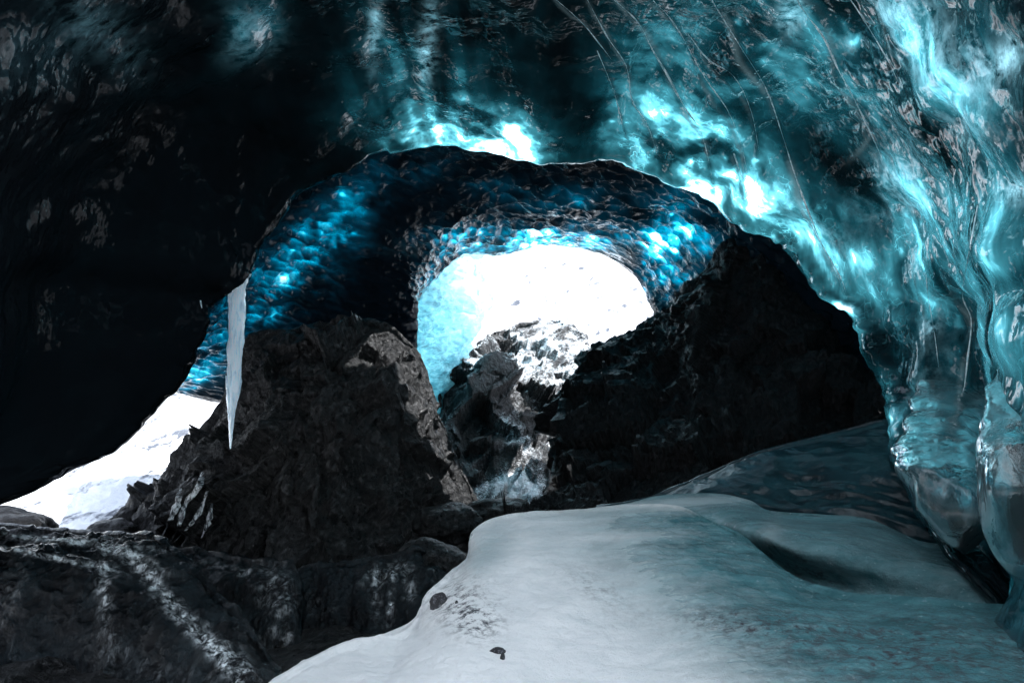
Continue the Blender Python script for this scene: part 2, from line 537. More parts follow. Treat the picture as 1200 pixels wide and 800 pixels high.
D = D - gauss(px, py, [(1185, 285, 40, 32, -10, .07), (1190, 395, 38, 45, 0, .09), (1178, 490, 36, 40, 0, .08), (1095, 440, 34, 80, 5, .1), (1010, 290, 40, 35, 40, .1),
    (1060, 220, 50, 35, -40, .08), (1110, 300, 30, 60, 0, .05), (960, 250, 50, 22, 40, .08), (1180, 600, 40, 50, 0, .15), (1110, 520, 45, 35, 0, .2), (290, 30, 25, 30, 20, .1),
    (1100, 90, 30, 60, 30, .1), (1150, 120, 30, 50, -30, .1)]).reshape(shp)
G = G - N * (D[..., None] - 0.05)
P = G.reshape(-1, 3)
px, py = proj(P)
clear = gauss(px, py, [  # glow and dark areas of the ceiling painted in patches
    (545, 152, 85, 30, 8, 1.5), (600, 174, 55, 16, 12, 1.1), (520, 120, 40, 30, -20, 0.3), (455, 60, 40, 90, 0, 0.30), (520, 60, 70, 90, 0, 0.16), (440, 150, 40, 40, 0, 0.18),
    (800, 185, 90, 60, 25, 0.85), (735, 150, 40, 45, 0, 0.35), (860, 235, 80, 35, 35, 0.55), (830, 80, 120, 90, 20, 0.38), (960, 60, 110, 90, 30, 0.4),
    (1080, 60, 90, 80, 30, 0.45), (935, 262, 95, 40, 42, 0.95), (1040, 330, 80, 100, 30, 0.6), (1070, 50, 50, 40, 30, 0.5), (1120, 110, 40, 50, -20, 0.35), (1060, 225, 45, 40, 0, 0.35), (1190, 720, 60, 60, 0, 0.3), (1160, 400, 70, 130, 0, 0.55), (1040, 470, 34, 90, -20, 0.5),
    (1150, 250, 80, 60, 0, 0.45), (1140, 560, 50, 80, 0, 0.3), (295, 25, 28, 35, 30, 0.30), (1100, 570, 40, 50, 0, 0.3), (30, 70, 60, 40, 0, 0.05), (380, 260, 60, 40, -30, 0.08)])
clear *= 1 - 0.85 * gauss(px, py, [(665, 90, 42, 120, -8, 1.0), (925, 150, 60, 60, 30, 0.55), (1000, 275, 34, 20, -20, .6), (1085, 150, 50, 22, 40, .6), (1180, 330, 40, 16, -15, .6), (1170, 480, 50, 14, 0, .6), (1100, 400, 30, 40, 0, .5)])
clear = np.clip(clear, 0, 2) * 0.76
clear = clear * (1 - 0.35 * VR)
vein = 0.06 * VF * (0.35 + 0.6 * np.clip(clear, 0, 1))  # soft glow painted along the cracks
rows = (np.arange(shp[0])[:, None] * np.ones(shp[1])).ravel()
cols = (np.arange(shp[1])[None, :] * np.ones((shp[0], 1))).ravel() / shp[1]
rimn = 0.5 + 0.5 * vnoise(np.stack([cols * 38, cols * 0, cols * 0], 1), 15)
clear = clear + 0.9 * np.clip(rimn * 1.5 - 0.45, 0, 1) * np.exp(-((rows - 27) / 6.0) ** 2) * np.exp(-((cols - 0.66) / 0.22) ** 4)  # bright rim light along the lip painted into the glow
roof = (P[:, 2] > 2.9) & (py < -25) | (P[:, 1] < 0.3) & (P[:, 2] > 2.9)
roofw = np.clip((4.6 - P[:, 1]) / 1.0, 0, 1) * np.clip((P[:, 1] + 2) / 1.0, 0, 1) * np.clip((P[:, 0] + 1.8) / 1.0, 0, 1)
thin = np.where(roof, roofw, 0.0)                     # unseen roof part made bright to light the snow mound
band = np.clip(0.75 + 1.5 * fbm(np.stack([P[:, 0] * 3.6, P[:, 1] * 0.2, P[:, 2] * 0.5], 1), 3, 301), 0.15, 1.9)      # upright bands of stronger and weaker painted glow
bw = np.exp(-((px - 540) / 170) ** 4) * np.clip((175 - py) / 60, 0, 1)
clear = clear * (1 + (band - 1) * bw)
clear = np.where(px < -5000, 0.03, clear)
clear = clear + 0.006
frost_glint = gauss(px, py, [(1090, 60, 70, 40, 40, 1.0), (1055, 225, 40, 34, 0, 0.9), (950, 262, 60, 18, 40, 0.5), (1110, 150, 50, 30, 0, 0.3),
                       (500, 50, 10, 45, 5, 1.1), (440, 30, 8, 40, 5, 0.9), (925, 20, 14, 26, 10, 1.2), (110, 35, 60, 30, 40, 0.14), (40, 80, 40, 30, 20, 0.18), (290, 35, 30, 30, 0, .25),
                       (1100, 420, 70, 70, 0, 0.2), (1074, 482, 3.5, 20, 14, 3.0), (1086, 488, 2.5, 14, 14, 2.5), (1090, 385, 8, 9, 0, 1.5), (1070, 55, 22, 30, 30, 1.6), (1045, 10, 24, 16, 0, 1.4), (1130, 60, 16, 30, -20, 1.4), (1000, 50, 10, 10, 0, 1.0), (1180, 70, 14, 24, 30, 1.2), (1190, 225, 20, 14, -20, 1.2)])
# an unseen roof hole added to let sky light onto the snow mound
hole = (((P[:, 0] + 0.3 + 0.2 * np.sin(P[:, 1] * 3)) / 0.8) ** 2 + ((P[:, 1] - 1.3 + 0.2 * np.sin(P[:, 0] * 4)) / 0.7) ** 2 < 1) & (P[:, 2] > 2.5)
near_shell = grid_obj('ice_ceiling', G, M_shell, {'clear': clear, 'frost_glint': frost_glint, 'thin': thin, 'vein': vein}, cut=hole)
tag(near_shell, 'near glacier ice ceiling and walls, painted dark at left, painted teal glow at right', kind='structure')
SHELL_P = P[(px > -50) & (px < 1250) & (py > -50) & (py < 850)]
SHELL_PX, SHELL_PY = proj(SHELL_P)

# ------------------------------------------------------------------ second, scalloped vault
OUT_B = [(150, 452, 10.6), (165, 440, 10.4), (185, 425, 10.2), (225, 350, 10.2), (250, 280, 10.2), (300, 215, 10.2), (400, 165, 10.4), (500, 145, 10.5), (600, 150, 10.5),
         (700, 160, 10.4), (790, 190, 10.2), (880, 240, 10.0), (960, 300, 9.6), (1020, 380, 9.2), (1060, 460, 8.6), (1080, 540, 8.0)]
MID_B = [(150, 466, 12.6), (172, 452, 12.4), (200, 432, 12.2), (250, 380, 12.0), (300, 320, 12.0), (370, 265, 12), (450, 225, 12), (520, 210, 12.2), (600, 205, 12.2),
         (690, 215, 12), (770, 240, 12), (830, 285, 12), (890, 345, 11.5), (940, 430, 11), (980, 510, 10.2), (1000, 600, 9.5)]
LIP_B = [(150, 470, 14.5), (172, 462, 14.5), (192, 454, 14.5), (240, 462, 14.5), (330, 470, 14.6), (400, 468, 14.8), (478, 412, 15), (486, 350, 15.2), (540, 300, 15.6), (600, 292, 16), (650, 284, 16),
         (705, 294, 15.8), (752, 322, 15.4), (778, 374, 15), (800, 420, 14.5), (820, 520, 14)]
lb = np.array([W(*p) for p in LIP_B])
cb = np.array([W(620, 400, 15)])
ob = lb - cb
ob[:, 1] = 0
ob /= np.linalg.norm(ob, axis=1, keepdims=True)
ob[1:5] = np.array([0.1, 0, 1.0])
ob0 = np.array([W(*p) for p in OUT_B])
od = ob0 - np.array([W(600, 400, 10.3)])
od[:, 1] = 0
od /= np.linalg.norm(od, axis=1, keepdims=True)
curv = [ob0 + od * 1.2 + np.array([0, -0.7, 0]), ob0, np.array([W(*p) for p in MID_B]), lb, lb + ob * 0.3 + np.array([0, 0.5, 0]), lb + ob * 1.5 + np.array([0, 1.2, 0])]
G = loft(curv, 640, [16, 130, 180, 14, 8], True)
shp = G.shape[:2]
N = toward_cam(G, normals(G))
P = G.reshape(-1, 3)
qq = P @ np.array([[3.9, 0.6, 1.4], [-0.7, 3.2, 0], [1.8, 0, 6.8]])
qq = qq + 0.35 * fbm(P * 1.7, 2, 60)[:, None]
w1, w2, cid = worley(qq, 71)
wq1, wq2, _ = worley(qq * 2.1, 77)
vv = np.arange(shp[0])
lipw = np.exp(-((vv - 326) / 12.0) ** 2)[:, None] * np.ones(shp[1])
D = 0.17 * (1.0 - np.minimum(w1, 1.0)) ** 1.0 + 0.04 * (1 - np.minimum(wq1, 1)) + 0.25 * fbm(P * 0.55, 3, 5)
D = D * (0.75 + 0.6 * vnoise(P * 0.8, 66))
D = D.reshape(shp) * (1 - 0.6 * lipw)
G = G - N * -1.0 * (-D[..., None] + 0.1)
P = G.reshape(-1, 3)
px, py = proj(P)
clear = gauss(px, py, [  # glow around the openings painted onto the vault
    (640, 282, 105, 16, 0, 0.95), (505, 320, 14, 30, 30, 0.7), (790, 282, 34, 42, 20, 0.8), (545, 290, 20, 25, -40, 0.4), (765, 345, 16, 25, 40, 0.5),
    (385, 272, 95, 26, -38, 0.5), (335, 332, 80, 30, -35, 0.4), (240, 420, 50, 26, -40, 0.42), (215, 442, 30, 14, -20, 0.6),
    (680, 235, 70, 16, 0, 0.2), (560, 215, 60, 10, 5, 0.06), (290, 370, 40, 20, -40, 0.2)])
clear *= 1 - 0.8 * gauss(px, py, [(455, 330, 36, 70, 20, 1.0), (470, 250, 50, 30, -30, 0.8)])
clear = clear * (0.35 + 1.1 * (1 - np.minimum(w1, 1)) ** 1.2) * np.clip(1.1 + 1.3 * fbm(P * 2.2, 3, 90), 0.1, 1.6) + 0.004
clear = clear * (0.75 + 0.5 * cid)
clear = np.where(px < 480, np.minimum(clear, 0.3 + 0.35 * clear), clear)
frost_glint = gauss(px, py, [(640, 290, 100, 10, 0, 0.5)])
sun_gap = (py < np.interp(px, [p[0] for p in LIP[10:25]], [p[1] for p in LIP[10:25]]) - 3) & (P[:, 1] < 11.15) & (P[:, 0] > -0.6) & (P[:, 0] < 3.0) & (P[:, 2] > 3)     # unseen gap cut to let sun onto the left rock
vault = grid_obj('ice_vault', G, M_vault, {'clear': clear, 'frost_glint': frost_glint}, cut=sun_gap)
tag(vault, 'scalloped dark blue ice vault behind the near arch, above the openings', kind='structure')

# ------------------------------------------------------------------ third ice: the pale tunnel beyond the opening
b = NB('pale_melting_ice')
v = b.map()
wv = b.warp(b.map((1, 0.7, 2.2), (0, 0.5, 0)), 2.0, 0.6)
n = b.noise(wv, 4, 6, 0.65, 0.5).outputs[0]
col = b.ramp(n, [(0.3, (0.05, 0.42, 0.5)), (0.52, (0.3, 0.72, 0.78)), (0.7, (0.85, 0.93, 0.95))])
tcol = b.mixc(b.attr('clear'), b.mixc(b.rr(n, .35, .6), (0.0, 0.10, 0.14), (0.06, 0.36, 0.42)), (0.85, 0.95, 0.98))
nr = b.bump(b.noise(wv, 9, 5, 0.6).outputs[0], 0.8, 0.08)
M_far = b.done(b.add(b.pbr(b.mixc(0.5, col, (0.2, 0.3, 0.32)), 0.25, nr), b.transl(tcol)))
C0 = [(440, 560, 15.6), (452, 450, 15.6), (462, 350, 15.8), (515, 280, 16.2), (590, 255, 16.5), (660, 250, 16.5), (740, 275, 16.2), (790, 330, 15.8), (815, 420, 15.3), (820, 520, 15)]
C1 = [(480, 560, 17), (492, 450, 17), (508, 370, 17.1), (550, 308, 17.2), (600, 290, 17.3), (655, 283, 17.3), (720, 293, 17.2), (768, 325, 17), (800, 400, 16.5), (815, 520, 16)]
C2 = [(520, 540, 19.5), (535, 440, 19.5), (552, 385, 19.3), (585, 335, 18.8), (620, 310, 18.4), (660, 302, 18.2), (710, 312, 18), (757, 338, 17.8), (790, 400, 17), (810, 520, 16.5)]
c2 = np.array([W(*p) for p in C2])
G = loft([[W(*p) for p in C0], [W(*p) for p in C1], c2, c2 + np.array([0, 0.6, 0.4]), c2 + np.array([0, 1.0, 2])], 260, [50, 50, 8, 6], True)
shp = G.shape[:2]
N = toward_cam(G, normals(G), (0.5, 18, 0))
P = G.reshape(-1, 3)
D = (0.35 * fbm(P * 0.8, 4, 15) + 0.25 * ridged(P * np.array([2.2, 1.2, 3.2]), 4, 19)).reshape(shp)
G = G + N * D[..., None] * 0.8
px, py = proj(G.reshape(-1, 3))
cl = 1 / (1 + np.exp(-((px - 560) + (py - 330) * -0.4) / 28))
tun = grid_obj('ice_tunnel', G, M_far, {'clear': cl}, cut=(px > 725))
tag(tun, 'pale cyan melting ice tunnel beyond the central opening', kind='structure')

# ------------------------------------------------------------------ ground, snow plain outside
def plain_snow():
    b = NB('sunlit_snow')
    v = b.map()
    f = b.noise(v, 3, 6, 0.6).outputs[0]
    g = b.noise(b.map((1, 0.5, 1)), 1.3, 6, 0.7).outputs[0]
    c = b.mixc(b.rr(g, 0.52, 0.62), (0.88, 0.89, 0.9), (0.10, 0.11, 0.13))
    return b.done(b.pbr(c, 0.5, b.bump(f, 0.6, 0.15)))
M_plain = plain_snow()
xs = np.concatenate([-np.geomspace(2500, 30, 20), np.linspace(-28, 28, 90), np.geomspace(30, 2500, 20)])
ys = np.concatenate([-np.geomspace(2500, 12, 18), np.linspace(-10, 60, 110), np.geomspace(62, 2500, 24)])
X, Y = np.meshgrid(xs, ys)
Pg = np.stack([X.ravel(), Y.ravel(), 0 * X.ravel()], 1)
Z = -2.9 + 0.35 * fbm(Pg * 0.3, 4, 2) + np.clip((Y.ravel() - 20) * 0.02, 0, 30)
G = np.stack([X, Y, Z.reshape(X.shape)], 2)
ground = grid_obj('ground', G, M_plain)
tag(ground, 'sunlit snow plain outside the ice cave', kind='structure')

def mass(name, curves, nu, segs, mat, disp, fold=True, back=(0, 1.0, -1.4), attrs=None, seed=0, parent=None, by_index=False, bottom=True, keep=0.2):
    """solid terrain form: curves from its skyline down to its foot; the back folds down behind the skyline"""
    cs = [np.array([W(*p) for p in c]) for c in curves]
    cs = [resample(c, 80, by_index) for c in cs]
    pre = 0
    if fold:
        bk = np.array(back, float)
        cs = [cs[0] + bk * 1.6 + np.array([0, 1, 0]), cs[0] + bk * 0.6, cs[0] + np.array([0, 0.12, -0.03])] + cs
        segs = [6, 14, 6] + list(segs)
        pre = 26
    if bottom:
        cs = cs + [cs[-1] + np.array([0, 0.1, -1.2])]
        segs = list(segs) + [6]
    G = loft(cs, nu, segs, True)
    shp = G.shape[:2]
    N = toward_cam(G, normals(G))
    P = G.reshape(-1, 3)
    D = disp(P).reshape(shp)
    if fold:
        lw = np.exp(-((np.arange(shp[0]) - pre) / 7.0) ** 2)[:, None]
        D = D * (1 - (1 - keep) * lw)
    G = G + N * D[..., None]
    P = G.reshape(-1, 3)
    px, py = proj(P)
    at = attrs(px, py, P) if attrs else None
    return grid_obj(name, G, mat, at, parent)

# snow slope in the left opening
def d_slope(P):
    return 0.12 * fbm(P * 1.2, 4, 21) + 0.10 * ridged(P * np.array([1.5, 1.5, 3]), 3, 22)
o = mass('snow_slope', [[(-60, 470, 24), (60, 452, 24), (160, 448, 24), (300, 440, 24), (420, 430, 24)],
                        [(-80, 560, 16), (40, 560, 16), (120, 540, 16.5), (250, 520, 17), (380, 500, 17)],
                        [(-80, 660, 11.5), (60, 650, 11.8), (160, 660, 12), (300, 660, 12.5), (420, 660, 13)]], 220, [70, 70], M_plain, d_slope)
tag(o, 'sunlit snow slope seen through the left opening', kind='structure')
o = mass('snow_slope', [[(300, 270, 60), (480, 262, 60), (560, 255, 60), (700, 250, 60), (800, 250, 60), (1000, 250, 60)],
                        [(380, 400, 36), (480, 395, 36), (560, 380, 36), (700, 378, 36), (800, 370, 35), (950, 370, 35)],
                        [(420, 520, 24), (520, 470, 25), (600, 460, 25), (700, 450, 25), (800, 430, 25), (900, 420, 25)],
                        [(420, 640, 17), (520, 620, 17), (600, 600, 17), (700, 600, 17), (800, 600, 17), (900, 600, 17)]], 200, [40, 50, 60], M_plain, lambda P: d_slope(P) * 2.0)
tag(o, 'white snow bank behind the central rocks', kind='structure')

# ------------------------------------------------------------------ rocks
def d_rock(amp=1.0, sc=1.0, seed=0, strat=(1, 1, 1)):
    st = np.array(strat)
    def f(P):
        Q = P * sc * st + 0.10 * fbm(P * sc * 3, 3, seed + 50)[:, None]
        return amp * (0.45 * facets(Q * 1.0, seed + 1) + 0.19 * facets(Q * 2.6, seed + 2) + 0.06 * facets(Q * 6.5, seed + 3)
                      + 0.15 * fbm(P * sc * 0.6, 2, seed + 5) + 0.03 * ridged(P * sc * 5 * st, 3, seed + 6) + 0.025 * fbm(P * sc * 14 * st, 4, seed + 4, 0.6))
    return f

# left rock mass
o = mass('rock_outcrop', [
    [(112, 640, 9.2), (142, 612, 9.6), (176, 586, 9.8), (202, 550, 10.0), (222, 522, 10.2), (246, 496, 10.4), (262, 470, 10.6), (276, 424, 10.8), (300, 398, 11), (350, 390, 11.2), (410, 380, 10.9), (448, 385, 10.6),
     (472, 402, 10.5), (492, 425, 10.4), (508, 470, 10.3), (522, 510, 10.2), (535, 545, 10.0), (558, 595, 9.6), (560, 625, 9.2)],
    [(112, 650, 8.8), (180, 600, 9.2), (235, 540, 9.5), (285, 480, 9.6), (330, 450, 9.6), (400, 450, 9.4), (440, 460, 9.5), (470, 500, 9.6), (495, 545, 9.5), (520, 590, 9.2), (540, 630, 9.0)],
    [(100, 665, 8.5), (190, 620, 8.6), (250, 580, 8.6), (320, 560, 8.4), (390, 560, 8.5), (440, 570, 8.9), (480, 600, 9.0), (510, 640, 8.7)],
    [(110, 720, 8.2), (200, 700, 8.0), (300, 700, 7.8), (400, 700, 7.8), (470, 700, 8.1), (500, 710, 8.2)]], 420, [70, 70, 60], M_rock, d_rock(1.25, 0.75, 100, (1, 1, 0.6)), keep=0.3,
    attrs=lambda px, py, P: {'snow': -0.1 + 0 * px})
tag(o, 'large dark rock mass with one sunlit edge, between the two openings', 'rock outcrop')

# central rock, lit
o = mass('rock_outcrop', [
    [(440, 470, 19), (495, 440, 19), (520, 420, 19.5), (555, 412, 20), (580, 395, 21), (610, 384, 22), (640, 380, 22), (662, 388, 22), (675, 410, 22), (690, 432, 21), (740, 450, 20)],
    [(440, 520, 18), (500, 480, 18), (540, 455, 18.5), (580, 440, 19), (620, 430, 20), (660, 430, 20.5), (700, 460, 20), (740, 480, 19)],
    [(450, 580, 16), (520, 550, 16.3), (560, 520, 16.8), (610, 510, 17.4), (660, 510, 18), (740, 520, 18)],
    [(450, 640, 14), (520, 620, 14), (580, 600, 14.2), (640, 600, 14.5), (740, 610, 15)]], 320, [70, 80, 60], M_rock_snow_glint, lambda P: d_rock(1.6, 0.45, 140, (1.5, 1.2, 0.55))(P @ np.array([[0.9, 0, 0.45], [0, 1, 0], [-0.45, 0, 0.9]])), keep=0.5,
    attrs=lambda px, py, P: {'snow': 0.9 * fbm(P @ np.array([[1.6, 0, 0.5], [0, 1, 0], [-0.3, 0, 0.6]]), 3, 210) + gauss(px, py, [(640, 400, 50, 25, 0, 0.5), (640, 500, 45, 60, 0, 0.15), (580, 480, 200, 200, 0, -0.3), (520, 460, 30, 30, 0, -0.8), (560, 530, 40, 50, 20, -0.7), (598, 568, 34, 14, -10, 1.6)])})  # snow patches plus sun highlights painted white, left side kept dark
tag(o, 'boulder outcrop with snow and painted sun streaks, standing in the central opening', 'rock outcrop')

# right black slope
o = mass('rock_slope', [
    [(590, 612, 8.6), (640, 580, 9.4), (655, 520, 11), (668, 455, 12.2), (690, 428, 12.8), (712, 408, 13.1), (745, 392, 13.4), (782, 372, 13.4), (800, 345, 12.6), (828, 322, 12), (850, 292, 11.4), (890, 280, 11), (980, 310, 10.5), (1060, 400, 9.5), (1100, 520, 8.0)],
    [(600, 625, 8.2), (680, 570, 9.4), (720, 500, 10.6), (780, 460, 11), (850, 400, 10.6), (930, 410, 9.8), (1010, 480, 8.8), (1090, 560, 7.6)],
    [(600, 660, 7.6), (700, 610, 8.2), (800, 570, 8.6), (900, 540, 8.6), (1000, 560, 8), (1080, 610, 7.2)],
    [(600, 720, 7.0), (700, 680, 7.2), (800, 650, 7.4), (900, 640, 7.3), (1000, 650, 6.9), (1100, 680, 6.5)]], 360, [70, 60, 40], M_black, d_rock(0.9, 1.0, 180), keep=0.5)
tag(o, 'black rubble slope in shadow filling the right side of the arch', 'rock slope')

# right low shelf of dark glassy ice
def ice_solid(name, c1, c2, rough=0.18, bub=0.0, tr=(0.02, 0.1, 0.12), sc=3.0, bs=0.5):
    b = NB(name)
    v = b.map((1, 1, 1.6))
    n = b.noise(b.warp(v, 1.5, 0.4), sc, 6, 0.65, 0.4).outputs[0]
    c = b.mixc(b.rr(n, 0.35, 0.68), c1, c2)
    f = b.noise(b.map(), 20, 4, 0.6).outputs[0]
    nr = b.bump(b.math('ADD', b.math('MULTIPLY', n, 0.7), b.math('MULTIPLY', f, 0.4)), bs, 0.04)
    p = b.pbr(c, rough, nr)
    return b.done(b.add(p, b.transl(tr)))
M_shelf = ice_solid('dark_blue_shelf_ice', (0.004, 0.010, 0.014), (0.01, 0.035, 0.045), 0.3, tr=(0.002, 0.01, 0.014))
b = NB('lumpy_waterfall_ice')
n = b.noise(b.warp(b.map((1, 1, 0.6)), 1.5, 0.4), 3.0, 6, 0.65, 0.4).outputs[0]
f = b.noise(b.map((1, 1, 0.3)), 26, 6, 0.72).outputs[0]
fr = b.math('MULTIPLY', b.attr('frost_glint'), b.rr(b.math('ADD', b.math('MULTIPLY', n, 0.35), b.math('MULTIPLY', f, 0.65)), 0.42, 0.56), clamp=True)  # white crest highlights painted into the ice colour
c = b.mixc(b.rr(n, 0.4, 0.7), (0.0015, 0.002, 0.003), (0.010, 0.018, 0.022))
c = b.mixc(b.math('POWER', fr, 1.6), c, (0.85, 0.9, 0.92))
nr = b.bump(b.math('ADD', b.math('MULTIPLY', n, 0.6), b.math('MULTIPLY', f, 0.7)), 0.9, 0.05)
M_fall = b.done(b.pbr(c, b.rr(fr, 0, 1, 0.07, 0.16), nr))
def d_shelf(P):
    return 0.08 * fbm(P * 1.5, 3, 33) + 0.09 * ridged(P * np.array([0.8, 0.8, 3.5]), 4, 34)
o = mass('ice_shelf', [
    [(700, 600, 7.6), (760, 588, 7.6), (830, 562, 7.6), (870, 545, 7.5), (930, 525, 7.4), (1000, 508, 7.2), (1060, 495, 7.0), (1130, 500, 6.6)],
    [(700, 620, 7.0), (800, 600, 7.0), (900, 575, 6.8), (1000, 560, 6.6), (1080, 570, 6.2), (1150, 590, 5.8)],
    [(700, 680, 6.6), (800, 670, 6.6), (900, 660, 6.4), (1000, 660, 6.0), (1080, 670, 5.7), (1200, 700, 5.0)]], 300, [60, 70], M_shelf, d_shelf)
tag(o, 'dark layered ice shelf with blue sheen under the right wall', 'ice shelf')

# ------------------------------------------------------------------ foreground mounds
def d_snow(P):
    return 0.05 * fbm(P * 0.9, 3, 41) + 0.026 * fbm(P * 4.0, 4, 42) + 0.009 * fbm(P * 16, 3, 43) + 0.02 * ridged(P * np.array([1.5, 3, 2]), 3, 45)
def a_snow(px, py, P):
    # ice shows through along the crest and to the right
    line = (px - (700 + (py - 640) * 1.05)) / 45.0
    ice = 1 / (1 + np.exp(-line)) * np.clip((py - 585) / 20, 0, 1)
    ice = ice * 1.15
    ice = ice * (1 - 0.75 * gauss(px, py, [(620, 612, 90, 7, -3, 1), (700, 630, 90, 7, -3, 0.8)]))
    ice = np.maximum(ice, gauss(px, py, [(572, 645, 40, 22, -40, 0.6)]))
    dirt_shade = gauss(px, py, [(540, 705, 40, 30, 0, 1.0), (560, 730, 25, 20, 0, 1.0), (700, 690, 40, 14, 30, 0.5), (880, 730, 90, 20, 5, 0.9), (1080, 765, 190, 45, 0, 1.1)])  # dirty specks by the stones; dimming painted at the lower right
    return {'ice': ice * 0.9, 'dirt_shade': dirt_shade, 'brk': 0.6 + 0 * px}
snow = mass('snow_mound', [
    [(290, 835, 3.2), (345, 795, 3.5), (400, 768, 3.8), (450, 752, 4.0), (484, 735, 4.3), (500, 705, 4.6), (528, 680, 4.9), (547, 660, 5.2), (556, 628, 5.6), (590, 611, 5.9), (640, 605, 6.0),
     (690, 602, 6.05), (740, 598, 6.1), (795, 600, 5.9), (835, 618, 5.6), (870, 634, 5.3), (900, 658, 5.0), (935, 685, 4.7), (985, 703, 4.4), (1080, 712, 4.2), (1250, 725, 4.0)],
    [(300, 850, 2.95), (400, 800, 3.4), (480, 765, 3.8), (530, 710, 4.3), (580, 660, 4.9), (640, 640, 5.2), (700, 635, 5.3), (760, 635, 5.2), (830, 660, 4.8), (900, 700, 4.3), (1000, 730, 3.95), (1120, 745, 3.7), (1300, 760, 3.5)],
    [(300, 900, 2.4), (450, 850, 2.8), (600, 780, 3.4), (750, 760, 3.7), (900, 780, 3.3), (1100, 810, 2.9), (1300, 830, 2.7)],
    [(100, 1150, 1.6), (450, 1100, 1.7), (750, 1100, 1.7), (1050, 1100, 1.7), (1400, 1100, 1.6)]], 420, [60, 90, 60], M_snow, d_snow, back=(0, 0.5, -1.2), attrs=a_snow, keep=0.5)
tag(snow, 'rounded snow mound across the foreground, white at left and icy teal at right', 'snow mound')
def a_icem(px, py, P):
    fr = gauss(px, py, [(800, 588, 90, 6, -3, 0.5), (905, 622, 14, 12, 0, 0.2)])
    return {'ice': np.clip(0.93 - fr, 0, 1), 'dirt_shade': gauss(px, py, [(940, 665, 50, 14, 25, 1.0)]), 'brk': 0.3 + 0 * px}  # crease shade under the hump painted into the colour
o = mass('ice_mound', [
    [(660, 612, 6.6), (720, 598, 6.6), (780, 586, 6.7), (840, 584, 6.7), (880, 592, 6.6), (905, 604, 6.3), (960, 609, 6.1), (1010, 612, 6.0), (1045, 624, 5.8), (1080, 640, 5.6), (1120, 648, 5.4), (1160, 672, 5.1), (1200, 700, 4.8), (1300, 740, 4.5)],
    [(680, 640, 6.1), (760, 620, 6.2), (830, 612, 6.1), (880, 622, 5.6), (920, 636, 5.2), (980, 645, 5.1), (1040, 660, 5.0), (1100, 675, 4.9), (1180, 710, 4.6), (1300, 760, 4.2)],
    [(700, 700, 6.0), (800, 680, 6.0), (880, 668, 5.75), (930, 676, 5.45), (1000, 694, 5.1), (1100, 715, 4.75), (1300, 790, 4.0)],
    [(700, 800, 5.2), (800, 780, 5.0), (900, 740, 4.9), (1000, 750, 4.6), (1100, 780, 4.2), (1300, 860, 3.8)]], 340, [50, 50, 30], M_snow,
    lambda P: 0.05 * fbm(P * 1.1, 3, 51) + 0.012 * fbm(P * 5, 4, 52), back=(0, 0.6, -1.2), attrs=a_icem, keep=0.5)
tag(o, 'smooth teal ice mound behind the snow, below the right wall', 'ice mound')

# cave floor between things
def d_floor(P):
    return 0.15 * fbm(P * 0.9, 4, 61) + 0.08 * ridged(P * 2.0, 3, 62)
o = mass('cave_floor', [[(-200, 655, 9.5), (100, 655, 9.5), (300, 655, 9.2), (500, 640, 9.5), (700, 620, 10), (900, 620, 10), (1300, 620, 9)],
                        [(-200, 700, 7.6), (100, 720, 7.4), (300, 730, 7.2), (500, 720, 7.4), (700, 720, 7.0), (1300, 760, 5.5)],
                        [(-400, 1000, 3.4), (100, 1000, 3.2), (400, 1000, 3.0), (800, 1000, 3.0), (1500, 1000, 3.0)],
                        ], 260, [60, 60], M_rock, d_floor)
# extend under and behind the camera
tag(o, 'dark wet cave floor between the mounds', kind='structure')

# ------------------------------------------------------------------ frozen waterfalls
def bead(P):
    w1, w2, c = worley(P * np.array([11, 11, 8.0]), 91)
    return np.clip(1.5 - 1.8 * w1, 0.25, 1) * (0.6 + 0.7 * c)
def d_fall(P):
    w1, w2, c = worley(P * np.array([11, 11, 8.0]), 91)
    v1, v2, c2 = worley(P * np.array([3.6, 2.6, 0.9]), 92)
    return 0.022 * (1 - w1) + 0.13 * (0.8 - v1) + 0.05 * ridged(P * np.array([5.5, 5.5, 0.6]), 3, 97) + 0.10 * fbm(P * np.array([1.6, 1.6, 0.8]), 3, 93) + 0.02 * fbm(P * 18, 2, 94)
o = mass('frozen_waterfall', [
    [(-160, 612, 7.3), (-40, 618, 7.3), (60, 628, 7.2), (120, 634, 7.1), (165, 634, 7.0), (190, 645, 6.8), (215, 670, 6.5), (250, 705, 6.1), (285, 745, 5.6), (312, 785, 5.2), (322, 830, 4.9)],
    [(-160, 640, 6.7), (-40, 650, 6.6), (60, 655, 6.6), (110, 660, 6.55), (150, 668, 6.4), (180, 688, 6.2), (205, 715, 5.9), (235, 745, 5.5), (265, 780, 5.1), (290, 830, 4.7)],
    [(-160, 675, 6.2), (-20, 680, 6.1), (60, 685, 6.0), (115, 690, 6.0), (145, 705, 5.9), (172, 735, 5.7), (205, 775, 5.3), (235, 815, 4.9), (255, 860, 4.6)],
    [(-160, 900, 5.3), (0, 900, 5.2), (110, 900, 5.0), (190, 920, 4.7), (240, 940, 4.3)]], 460, [80, 60, 90], M_fall, d_fall, keep=0.35,
    attrs=lambda px, py, P: {'frost_glint': bead(P) * gauss(px, py, [(60, 632, 100, 4, 5, 2.0), (150, 650, 40, 7, 25, 1.8), (50, 650, 70, 3, 10, 1.6), (100, 662, 50, 3, 12, 1.2), (210, 715, 75, 10, 48, 1.7), (270, 775, 40, 14, 45, 1.6), (122, 690, 9, 40, 0, 1.2), (135, 760, 22, 30, 0, 0.4), (200, 790, 60, 12, 10, 0.3), (10, 690, 14, 14, 0, 0.25)])})  # bright streaks and glints of the crest painted here
